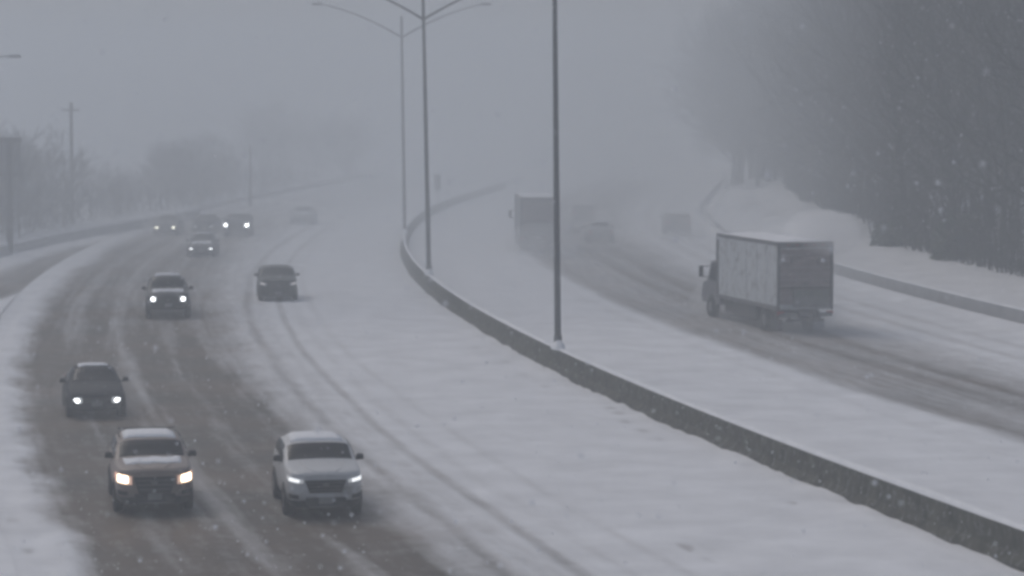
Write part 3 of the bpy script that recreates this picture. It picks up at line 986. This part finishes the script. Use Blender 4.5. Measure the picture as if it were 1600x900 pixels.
def box_truck(label, px, py, W=2.55, BL=6.9, top_z=3.95, yaw=0.0, group=OUT, side=None):
    p = at(px, py)
    f_ = phi(p)
    root = empty('box_truck', p + Vector((math.sin(f_), math.cos(f_), 0)) * 0.0, -f_ + yaw, label, 'truck', group)
    root.location.z = 0.02
    # local: rear at y=0, driving towards +y
    zb, h = 1.02, top_z - 1.02
    hw = W / 2
    MB().box((0, BL / 2, zb + h / 2), (W, BL, h)).build('cargo_box', side or BOXP, root, bevel=0.03)
    for s in (-1, 1):
        MB().box((s * (hw + 0.012), BL / 2, top_z - 0.07), (0.05, BL + 0.04, 0.16)).build('roof_rail', BOXD, root, bevel=0.01)
        MB().box((s * (hw + 0.012), BL / 2, zb + 0.07), (0.05, BL + 0.03, 0.18)).build('bottom_rail', BOXD, root, bevel=0.01)
        MB().box((s * (hw + 0.014), BL - 0.09, zb + h / 2), (0.06, 0.22, h - 0.30)).build('front_post', BOXD, root, bevel=0.01)
        MB().box((s * (hw - 0.05), -0.03, zb + h / 2), (0.13, 0.08, h - 0.02)).build('rear_post', BOXD, root, bevel=0.01)
        for k in range(1, 6):
            MB().box((s * (hw + 0.006), BL * k / 6, zb + h / 2), (0.022, 0.05, h - 0.34)).build('side_seam', BOXP, root)
        MB().box((s * (hw - 0.14), -0.07, zb - 0.14), (0.30, 0.06, 0.16)).build('tail_light', RED, root, bevel=0.01)
        MB().box((s * (hw - 0.30), 0.85, 0.30), (0.50, 0.03, 0.46)).build('mud_flap', plain('grey_mud_flap', (0.10, 0.10, 0.105), 0.8) if s < 0 else plain('snowy_mud_flap', (0.42, 0.43, 0.45), 0.8), root)
        # wheels: one front, twin rear
        for wy, xs in ((BL + 1.25, (hw - 0.22,)), (1.75, (hw - 0.16, hw - 0.47))):
            for x in xs:
                t_ = MB().disc((s * x, wy, 0.47), 0.26, 0.47, -0.135, 0.135, 24).build('wheel', TYRE, root, smooth=True)
                MB().disc((s * x, wy, 0.47), 0.06, 0.28, -0.10, 0.10, 14).build('rim', RIM, t_)
        MB().box((s * (hw - 0.18), BL * 0.60, 0.69), (0.30, 4.3, 0.66)).build('side_locker', BLACK, root, bevel=0.03)
        MB().box((s * 0.42, BL * 0.5 + 0.6, 0.82), (0.10, BL + 2.0, 0.26)).build('chassis_rail', BLACK, root)
        MB().box((s * 0.95, BL + 2.62, 0.95), (0.34, 0.06, 0.20)).build('headlight', HOUSING, root, bevel=0.02)
    MB().box((0, -0.02, top_z - 0.13), (W - 0.04, 0.09, 0.24)).build('rear_header', BOXD, root, bevel=0.01)
    for k in range(5):
        MB().box((-0.8 + 0.4 * k, -0.075, top_z - 0.12), (0.10, 0.03, 0.05)).build('marker_lamp', RED, root)
    for k in range(9):                       # roll-up door
        hs = (h - 0.52) / 9
        MB().box((0, -0.012 - 0.004 * (k % 2), zb + 0.22 + hs * (k + 0.5)), (W - 0.26, 0.05, hs - 0.02)).build('door_slat', DOOR, root, bevel=0.008)
    MB().box((0.0, -0.06, zb + 0.95), (W - 0.34, 0.05, 0.05)).build('door_bar', BLACK, root)
    for x in (-0.62, 0.62):
        MB().box((x, -0.055, zb + h - 0.75), (0.06, 0.04, 0.30)).build('door_hinge', BOXD, root, bevel=0.006)
    MB().box((0, -0.075, zb + 1.12), (0.22, 0.05, 0.12)).build('door_latch', BOXD, root, bevel=0.01)
    MB().box((0.25, -0.10, zb + 0.50), (W - 0.9, 0.09, 0.74)).build('lift_gate', LIFT, root, bevel=0.02)
    MB().box((0, -0.12, 0.80), (W - 0.15, 0.16, 0.16)).build('rear_bumper', BOXD, root, bevel=0.02)
    MB().box((0, -0.05, 0.56), (W - 0.8, 0.10, 0.10)).build('underrun_bar', BLACK, root, bevel=0.01)
    MB().box((-0.55, -0.21, 0.80), (0.34, 0.02, 0.16)).build('number_plate', PLATE, root)
    for s in (-1, 1):
        MB().box((s * 0.7, 0.0, 0.70), (0.08, 0.10, 0.30)).build('bumper_bracket', BLACK, root)
    # cab
    cb = MB()
    y1 = BL + 0.18
    prof = [(0, 0.62), (2.5, 0.62), (2.55, 1.15), (2.40, 1.55), (1.75, 1.72), (1.25, 2.62), (0.1, 2.70), (0, 2.6)]
    for x in (-1.08, 1.08):
        cb.v += [(x, y1 + y, z) for y, z in prof]
    k = len(prof)
    cb.f = [tuple(range(k)), tuple(range(k, 2 * k))[::-1]] + [(i, (i + 1) % k, k + (i + 1) % k, k + i) for i in range(k)]
    cb.build('cab', CAB, root, bevel=0.06, seg=3)
    MB().patch((1.0, y1 + 1.75, 1.74), (-1.0, y1 + 1.75, 1.74), (-0.95, y1 + 1.25, 2.60), (0.95, y1 + 1.25, 2.60), 0.03, 0.05, 0.03, 0.01).build('windshield', GLASS, root)
    for s in (-1, 1):
        q = [(s * 1.085, y1 + 0.25, 1.66), (s * 1.085, y1 + 1.55, 1.66), (s * 1.085, y1 + 1.15, 2.5), (s * 1.085, y1 + 0.25, 2.5)]
        if s < 0:
            q = [q[1], q[0], q[3], q[2]]
        MB().patch(*q, 0.05, 0.05, 0.004, 0.012).build('side_window', GLASS, root)
        mi = MB().box((s * 1.52, y1 + 1.35, 2.12), (0.20, 0.10, 0.52)).build('wing_mirror', BLACK, root, bevel=0.03)
        MB().tube([(s * 1.05, y1 + 1.40, 2.36), (s * 1.5, y1 + 1.38, 2.34)], 0.025, 6).build('mirror_arm', BLACK, mi)
        MB().tube([(s * 1.05, y1 + 1.40, 1.80), (s * 1.5, y1 + 1.38, 1.90)], 0.025, 6).build('mirror_arm', BLACK, mi)
        MB().box((s * 1.06, y1 + 0.7, 0.60), (0.10, 1.0, 0.10)).build('step', BLACK, root)
        MB().disc((s * 0.98, BL + 1.25, 0.50), 0.1, 0.60, -0.11, 0.11, 20).build('wheel_arch', BLACK, root)
    rs = MB()
    nx, ny = 6, 14
    for j in range(ny + 1):
        for i in range(nx + 1):
            rs.v.append((-(hw - .08) + (W - .16) * i / nx, 0.1 + (BL - .2) * j / ny, top_z + 0.01 + (0.04 + 0.06 * random.Random(i * 31 + j).random() if 0 < i < nx and 0 < j < ny else 0)))
    for j in range(ny):
        for i in range(nx):
            a = j * (nx + 1) + i
            rs.f.append((a, a + 1, a + nx + 2, a + nx + 1))
    rs.build('roof_snow', SNOW, root, smooth=True)
    return root


box_truck('grey box truck with grimy roll-up door close to the snowy shoulder', 1257, 521, BL=7.9, yaw=0.10)
box_truck('big truck barely visible in haze behind the clear lamp post', 843, 394, W=2.5, BL=7.5, top_z=3.6, side=plain('dull_truck_paint', (0.15, 0.15, 0.155), 0.6))

# ------------------------------------------------------------------ trees
BARK = plain('bark', (0.032, 0.030, 0.029), 0.9, var=0.25, scale=4, snow=0.0)
TWIG = plain('twigs', (0.026, 0.026, 0.027), 0.9, var=0.4, scale=1.2, snow=0.15)


def tree_meshes(seed, h, spread=0.34, n1=19, n2=6, n3=5, n4=5, low=0.16):
    r = random.Random(seed)
    tr, cr = MB(), MB()

    def wob(d, a):
        return (d + Vector((r.uniform(-a, a), r.uniform(-a, a), r.uniform(-a, a)))).normalized()

    pts = [Vector((0, 0, -0.3))]
    d = Vector((0, 0, 1))
    nseg = 9
    for i in range(nseg):
        d = wob(d, 0.10)
        d.z = max(d.z, 0.8)
        pts.append(pts[-1] + d.normalized() * (h * 0.92 / nseg))
    rad = [0.0135 * h * (1 - 0.9 * i / nseg) + 0.012 for i in range(nseg + 1)]
    tr.tube(pts, rad, 7)

    def branch(p, d, ln, rd, lev):
        k = 4 if lev == 1 else 3 if lev == 2 else 2
        q = [p]
        for i in range(k):
            d = wob(d, 0.22)
            d = (d + Vector((0, 0, 0.10))).normalized()
            q.append(q[-1] + d * ln / k)
        (tr if lev == 1 else cr).tube(q, [rd * (1 - 0.72 * i / k) for i in range(k + 1)], 5 if lev == 1 else 3, cap=False)
        if lev >= 4:
            return
        n = {1: n2, 2: n3, 3: n4}[lev]
        for j in range(n):
            u = (0.25 + 0.75 * (j + r.random()) / n) * k
            i = min(int(u), k - 1)
            b = q[i].lerp(q[i + 1], u - i)
            dd = wob((q[i + 1] - q[i]).normalized(), 0.85)
            dd.z += 0.12
            branch(b, dd.normalized(), ln * r.uniform(0.42, 0.66), max(rd * 0.5, 0.014), lev + 1)
    for j in range(n1):
        u = low + (0.97 - low) * (j + r.random()) / n1
        i = min(int(u * nseg), nseg - 1)
        p = pts[i].lerp(pts[i + 1], u * nseg - i)
        a = j * 2.4 + r.uniform(-.5, .5)
        up = 0.35 + 0.7 * u
        dd = Vector((math.cos(a), math.sin(a), up)).normalized()
        ln = h * spread * (1.15 - 0.75 * abs(u - 0.42)) * r.uniform(0.75, 1.15) * (1.0 if u < 0.8 else 0.7)
        branch(p, dd, ln, 0.0045 * h * (1.1 - 0.6 * u) + 0.012, 1)
    mt, mc = tr.mesh('trunk'), cr.mesh('crown')
    mt.materials.append(BARK)
    mc.materials.append(TWIG)
    for m in (mt, mc):
        m.polygons.foreach_set('use_smooth', [True] * len(m.polygons))
    return mt, mc


def place_tree(name, meshes, loc, rz, sc, label, group, cat='tree'):
    e = empty(name, loc, rz, label, cat, group)
    e.scale = (sc, sc, sc)
    for nm, m in zip(('trunk', 'crown'), meshes):
        o = bpy.data.objects.new(nm, m)
        C.objects.link(o)
        o.parent = e
    return e


def bank_z(o, s):
    return float(right_verge_fn(np.array([[o]]), np.array([[s]]))[1][0, 0])


TALL = [tree_meshes(11 + k, hh) for k, hh in enumerate((17, 19, 21, 18, 20))]
SHORT = [tree_meshes(31 + k, hh, 0.42, 11, 6, 5, 4, 0.08) for k, hh in enumerate((5.5, 6.5, 7.5))]
rng = random.Random(77)
WOOD = 'bare trees of the roadside wood'
k = 0
for row, (o0, o1) in enumerate(((32.5, 35), (37, 41), (43, 49))):
    s = -92 + row * 1.3
    while s < 190:
        o = rng.uniform(o0, o1)
        sc_far = 1.0 - 0.15 * min(max((s - 20) / 80, 0), 1)
        o -= 4.5 * min(max((s - 40) / 60, 0), 1)
        m = TALL[k % 5] if not (row == 0 and k % 2) else SHORT[k % 3]
        lb_ = {0: 'bare snow-dusted tree in the front row of the dark roadside wood', 1: 'bare tree in the thick of the dark roadside wood', 2: 'bare tree at the back of the dark roadside wood'}[row]
        place_tree('bare_tree', m, curve(s, o, bank_z(o, s) - 0.1), rng.uniform(0, 6.28), rng.uniform(0.85, 1.12) * sc_far, lb_, WOOD)
        s += rng.uniform(2.6, 4.6) * (1 + 0.15 * row)
        k += 1

s = 66
while s < 190:
    o = rng.uniform(25.2, 30.5)
    place_tree('bare_tree', TALL[k % 5], curve(s, o, bank_z(o, s) - 0.1), rng.uniform(0, 6.28), rng.uniform(0.75, 1.0),
               'faint bare tree leaning towards the road where the wood fades into haze', 'bare trees fading into the haze')
    s += rng.uniform(2.0, 3.2)
    k += 1

# undergrowth along the wood's edge: countless stems, one object
ug = MB()
for i in range(4200):
    s, o = rng.uniform(-90, 110), 31.4 + abs(rng.gauss(0, 2.2))
    z = bank_z(o, s) - 0.05
    p = curve(s, o, z)
    hgt = rng.uniform(0.5, 3.6)
    q = p + Vector((rng.gauss(0, .35), rng.gauss(0, .35), hgt))
    mid = p.lerp(q, .5) + Vector((rng.gauss(0, .1), rng.gauss(0, .1), 0))
    ug.tube([p, mid, q], [0.03, 0.022, 0.012], 3, cap=False)
    for t in range(3):
        b = mid.lerp(q, rng.random())
        ug.tube([b, b + Vector((rng.gauss(0, .3), rng.gauss(0, .3), rng.uniform(.1, .5)))], [0.016, 0.01], 3, cap=False)
tag(ug.build('undergrowth', TWIG), kind='stuff')

# evergreen shrub in front of the wood
LEAF = plain('evergreen_leaf', (0.045, 0.060, 0.035), 0.8, var=0.3, scale=3, snow=0.05)


def shrub(loc, wx, wy, hz, n, label, seed):
    r = random.Random(seed)
    e = empty('evergreen_shrub', loc, r.random() * 3, label, 'shrub', 'shrubs at the edge of the wood')
    st = MB()
    for i in range(9):
        st.tube([(0, 0, -0.1), (r.gauss(0, wx * .3), r.gauss(0, wy * .3), hz * .5), (r.gauss(0, wx * .5), r.gauss(0, wy * .5), hz * .85)], [0.05, 0.03, 0.015], 4)
    st.build('stem', BARK, e)
    lv = MB()
    for i in range(n):
        while True:
            p = Vector((r.uniform(-1, 1), r.uniform(-1, 1), r.uniform(0, 1)))
            if p.x ** 2 + p.y ** 2 + (p.z * 1.05 - .2) ** 2 < 0.8 + 0.35 * r.random():
                break
        p = Vector((p.x * wx, p.y * wy, p.z * hz))
        u = Vector((r.gauss(0, 1), r.gauss(0, 1), r.gauss(0, .6))).normalized()
        v = u.orthogonal().normalized()
        a = r.uniform(0.06, 0.14)
        lv.add([p - u * a * 2, p + v * a, p + u * a * 2, p - v * a], [(0, 1, 2, 3)])
    lv.build('foliage', LEAF, e)


for px, py, wx, hz, n, lab in ((1500, 424, 2.3, 2.6, 2600, 'wide dark evergreen shrub low in front of the bare wood'),
                               (1395, 402, 1.3, 1.6, 1200, 'small dark evergreen shrub beside the wide evergreen shrub')):
    p = at(px, py)
    s_, o_ = so(p.x, p.y)
    shrub(curve(s_, max(o_, 30.5), bank_z(max(o_, 30.5), s_) - .1), wx, 1.4, hz, n, lab, int(px))

# left side: thickets and bare trees beyond the exit ramp
def verge_z(x, y):
    s, o = so(x, y)
    return float(verge_fn(np.array([[o]]), np.array([[s]]))[1][0, 0])


LT = 'bare trees beyond the exit ramp'
for n_, x0, x1, y0, y1, m_, s0, s1, lab, grp in (
        (30, -60, 118, 178, 215, SHORT, 0.62, 0.95, 'bare tree in the murky thicket behind the grey sign board', LT),
        (9, 140, 245, 215, 245, SHORT, 0.25, 0.42, 'low bare bush in the gap of the thicket beyond the exit ramp', LT),
        (24, 240, 372, 240, 280, SHORT, 0.50, 0.70, 'bare tree of the dark clump behind the distant headlights', LT),
        (18, 395, 560, 300, 345, SHORT, 0.70, 0.95, 'faint bare tree of the pale clump beyond the faintest car', 'slender trees in the haze')):
    for i in range(n_):
        y = rng.uniform(y0, y1)
        x = min((rng.uniform(x0, x1) - 800) / F * y, float(np.interp(y, RY, RX)) - 3.5)
        place_tree('bare_tree', m_[i % 3], (x, y, verge_z(x, y) - .1), rng.uniform(0, 6.28), rng.uniform(s0, s1), lab, grp)
lu = MB()
for i in range(1500):
    y = rng.uniform(150, 300)
    x = float(np.interp(y, RY, RX)) - 4.0 - abs(rng.gauss(0, 5))
    p = Vector((x, y, verge_z(x, y) - .05))
    q = p + Vector((rng.gauss(0, .35), rng.gauss(0, .35), rng.uniform(.6, 2.6)))
    lu.tube([p, p.lerp(q, .5) + Vector((rng.gauss(0, .1), 0, 0)), q], [0.035, 0.025, 0.012], 3, cap=False)
    for t in range(3):
        b = p.lerp(q, rng.uniform(.4, 1))
        lu.tube([b, b + Vector((rng.gauss(0, .35), rng.gauss(0, .35), rng.uniform(.1, .5)))], [0.018, 0.01], 3, cap=False)
tag(lu.build('undergrowth', TWIG), kind='stuff')

# ------------------------------------------------------------------ roadside furniture on the left and far off
WOODP = plain('weathered_wood', (0.07, 0.062, 0.055), 0.9, var=0.2, scale=5)
SIGNP = plain('grey_sign_panel', (0.11, 0.112, 0.118), 0.6, var=0.1, dirt=(0.16, 0.16, 0.165), dirt_amt=0.2)
FRAME = plain('dark_frame_steel', (0.02, 0.02, 0.022), 0.6, var=0.15)


def on_depth(px, py, y):                       # a point seen at a pixel, y metres ahead
    a, b = (px - 800) / F, -(py - 450) / F
    t = y / (math.cos(TH) + b * math.sin(TH))
    return Vector((a * t, y, H + t * (-math.sin(TH) + b * math.cos(TH))))


yS = 172.0
tr_ = on_depth(33, 215, yS)
br_ = on_depth(33, 275, yS)
wS = 5.2
gz_ = verge_z(tr_.x - wS / 2, yS)
sg = empty('sign_board', (tr_.x - wS / 2, yS, gz_), 0, 'grey board in a dark frame on posts beyond the exit ramp', 'sign')
zt, zb = tr_.z - gz_, br_.z - gz_
MB().box((0, 0, (zt + zb) / 2), (wS - 0.1, 0.10, zt - zb - 0.1)).build('board', SIGNP, sg, bevel=0.01)
MB().box((0, -0.02, zt - 0.16), (wS, 0.26, 0.34)).build('top_rail', FRAME, sg, bevel=0.01)
MB().box((0, -0.02, zb + 0.08), (wS, 0.24, 0.18)).build('bottom_rail', FRAME, sg, bevel=0.01)
for x in (-wS / 2 + 0.9, wS / 2 - 0.75):
    MB().box((x, -0.10, zt / 2 - 0.3), (0.34, 0.22, zt + 0.3)).build('post', FRAME, sg, bevel=0.01)
e_ = on_depth(24, 88, 172)
lp = empty('street_lamp', (e_.x - 4.2, 172, verge_z(e_.x - 4.2, 172)), 0, 'street lamp with a level arm above the grey sign board', 'street lamp')
hz_ = e_.z - lp.location.z
MB().tube([(0, 0, -0.2), (0, 0, hz_ * .5), (0, 0, hz_ - .3)], [0.12, .10, .08], 10).build('pole', STEEL, lp, smooth=True)
MB().tube([(0, 0, hz_ - .5), (1.2, 0, hz_ - .1), (3.9, 0, hz_)], 0.05, 8).build('arm', STEEL, lp, smooth=True)
MB().box((4.15, 0, hz_), (0.85, 0.36, 0.2), taper=(.8, .7)).build('luminaire', STEEL, lp, bevel=0.03)

for px, y, pt, lab in ((111, 205, 160, 'tall wooden utility pole rising from the murky thicket'), (391, 250, 228, 'short thin utility pole in the haze behind the bright headlights')):
    t_ = on_depth(px, pt, y)
    gz_ = verge_z(t_.x, y)
    up = empty('utility_pole', (t_.x, y, gz_), 0, lab, 'utility pole', 'utility poles beyond the ramp')
    hz_ = t_.z - gz_
    MB().tube([(0, 0, -0.3), (0, 0, hz_)], [0.17, 0.12], 10).build('pole', WOODP, up, smooth=True)
    MB().box((0, -0.14, hz_ - 0.6), (1.3, 0.10, 0.12)).build('crossarm', WOODP, up, bevel=0.01)
    for x in (-0.55, -0.2, 0.2, 0.55):
        MB().tube([(x, -0.14, hz_ - .54), (x, -0.14, hz_ - .36)], [0.05, 0.03], 8).build('insulator', LENS, up)

t_ = on_depth(697, 276, 238)
s_, o_ = so(t_.x, 238)
bs_ = curve(s_, 0.305, 0.94)
sg2 = empty('road_sign', bs_, 0, 'small faint sign on a post on the distant barrier', 'sign')
MB().tube([(0, 0, 0), (0, 0, t_.z - .94 + .2)], 0.045, 8).build('post', STEEL, sg2, smooth=True)
MB().box((0, -0.06, t_.z - .94 - .5), (0.6, 0.03, 1.4)).build('panel', SIGNP, sg2, bevel=0.01)

# ------------------------------------------------------------------ falling snow and the air
sn = MB()
rng = random.Random(9)
for i in range(26000):
    y = 9 + 150 * rng.random() ** 1.3
    x = rng.uniform(-0.24, 0.24) * y + rng.uniform(-3, 3)
    z = rng.uniform(0.1, 19)
    r_ = rng.uniform(0.005, 0.012)
    p = Vector((x, y, z))
    e = [rng.uniform(.6, 1.2) * r_ for _ in range(6)]
    sn.add([p + Vector(q) for q in ((e[0], 0, 0), (0, e[1], 0), (-e[2], 0, 0), (0, -e[3], 0), (0, 0, e[4]), (0, 0, -e[5]))],
           [(0, 1, 4), (1, 2, 4), (2, 3, 4), (3, 0, 4), (1, 0, 5), (2, 1, 5), (3, 2, 5), (0, 3, 5)])
tag(sn.build('falling_snow', plain('snow_flake', (0.8, 0.82, 0.85), 0.9, var=0.02)), kind='stuff')


def volume_mat(name, col, dens):
    m = bpy.data.materials.new(name)
    m.use_nodes = True
    t = m.node_tree
    t.nodes.remove(t.nodes['Principled BSDF'])
    v = t.nodes.new('ShaderNodeVolumePrincipled')
    v.inputs['Color'].default_value = (*col, 1)
    v.inputs['Density'].default_value = dens
    v.inputs['Anisotropy'].default_value = 0.0
    t.links.new(v.outputs[0], t.nodes['Material Output'].inputs['Volume'])
    return m


hz = MB().box((0, 480, 12.5), (1900, 1260, 28.5)).build('haze', volume_mat('snowy_air', (0.89, 0.935, 0.97), HAZE))
tag(hz, kind='stuff')


def blob(name, c, r, rz, dens, col=(0.985, 0.99, 0.995)):
    """a soft-edged puff: an ellipsoid of even, thin spray"""
    m = MB()
    n, k = 20, 11
    for i in range(k):
        t = math.pi * i / (k - 1)
        for j in range(n):
            a = 2 * math.pi * j / n
            x, y, z = math.sin(t) * math.cos(a) * r[0], math.sin(t) * math.sin(a) * r[1], math.cos(t) * r[2]
            m.v.append((x * math.cos(rz) - y * math.sin(rz), x * math.sin(rz) + y * math.cos(rz), z))
    m.f = [(i * n + j, i * n + (j + 1) % n, i * n + n + (j + 1) % n, i * n + n + j) for i in range(k - 1) for j in range(n)]
    o = m.build(name, volume_mat(name, col, dens), smooth=True)
    o.location = c
    return tag(o, kind='stuff')


tag(MB().box((-64, 391, 9.6), (164, 530, 20.8)).build('blowing_snow', volume_mat('blowing_snow', (0.90, 0.94, 0.97), 0.0090)), kind='stuff')
for px, py, r_, d_ in ((1262, 520, (1.9, 3.2, 1.2), 0.05), (1215, 506, (2.2, 6.5, 1.1), 0.10), (1150, 492, (1.9, 6.0, 1.2), 0.08), (848, 396, (2.6, 7.0, 1.6), 0.08), (1290, 512, (1.5, 2.0, 2.2), 0.06),
                       (915, 356, (2.2, 6.0, 1.5), 0.07), (938, 384, (1.8, 6.0, 0.9), 0.08), (1060, 372, (2.2, 5.0, 1.6), 0.09),
                       (262, 486, (1.7, 5.5, 1.1), 0.05), (314, 396, (1.7, 5.5, 1.0), 0.05), (156, 640, (1.6, 4.5, 0.9), 0.04), (262, 366, (2.0, 6.0, 1.3), 0.06), (372, 369, (2.0, 5.0, 1.1), 0.04),
                       (470, 352, (2.4, 6.0, 1.6), 0.06)):
    p = at(px, py)
    blob('road_spray', (p.x, p.y, 0.5), r_, -phi(p), d_)

p = at(1262, 521)
blob('blown_powder', (p.x + 0.7, p.y + 1.0, 4.35), (1.6, 2.8, 1.05), -phi(p), 0.26)
blob('blown_powder', (p.x + 0.1, p.y + 4.0, 4.1), (1.3, 3.5, 0.55), -phi(p) + 0.1, 0.14)
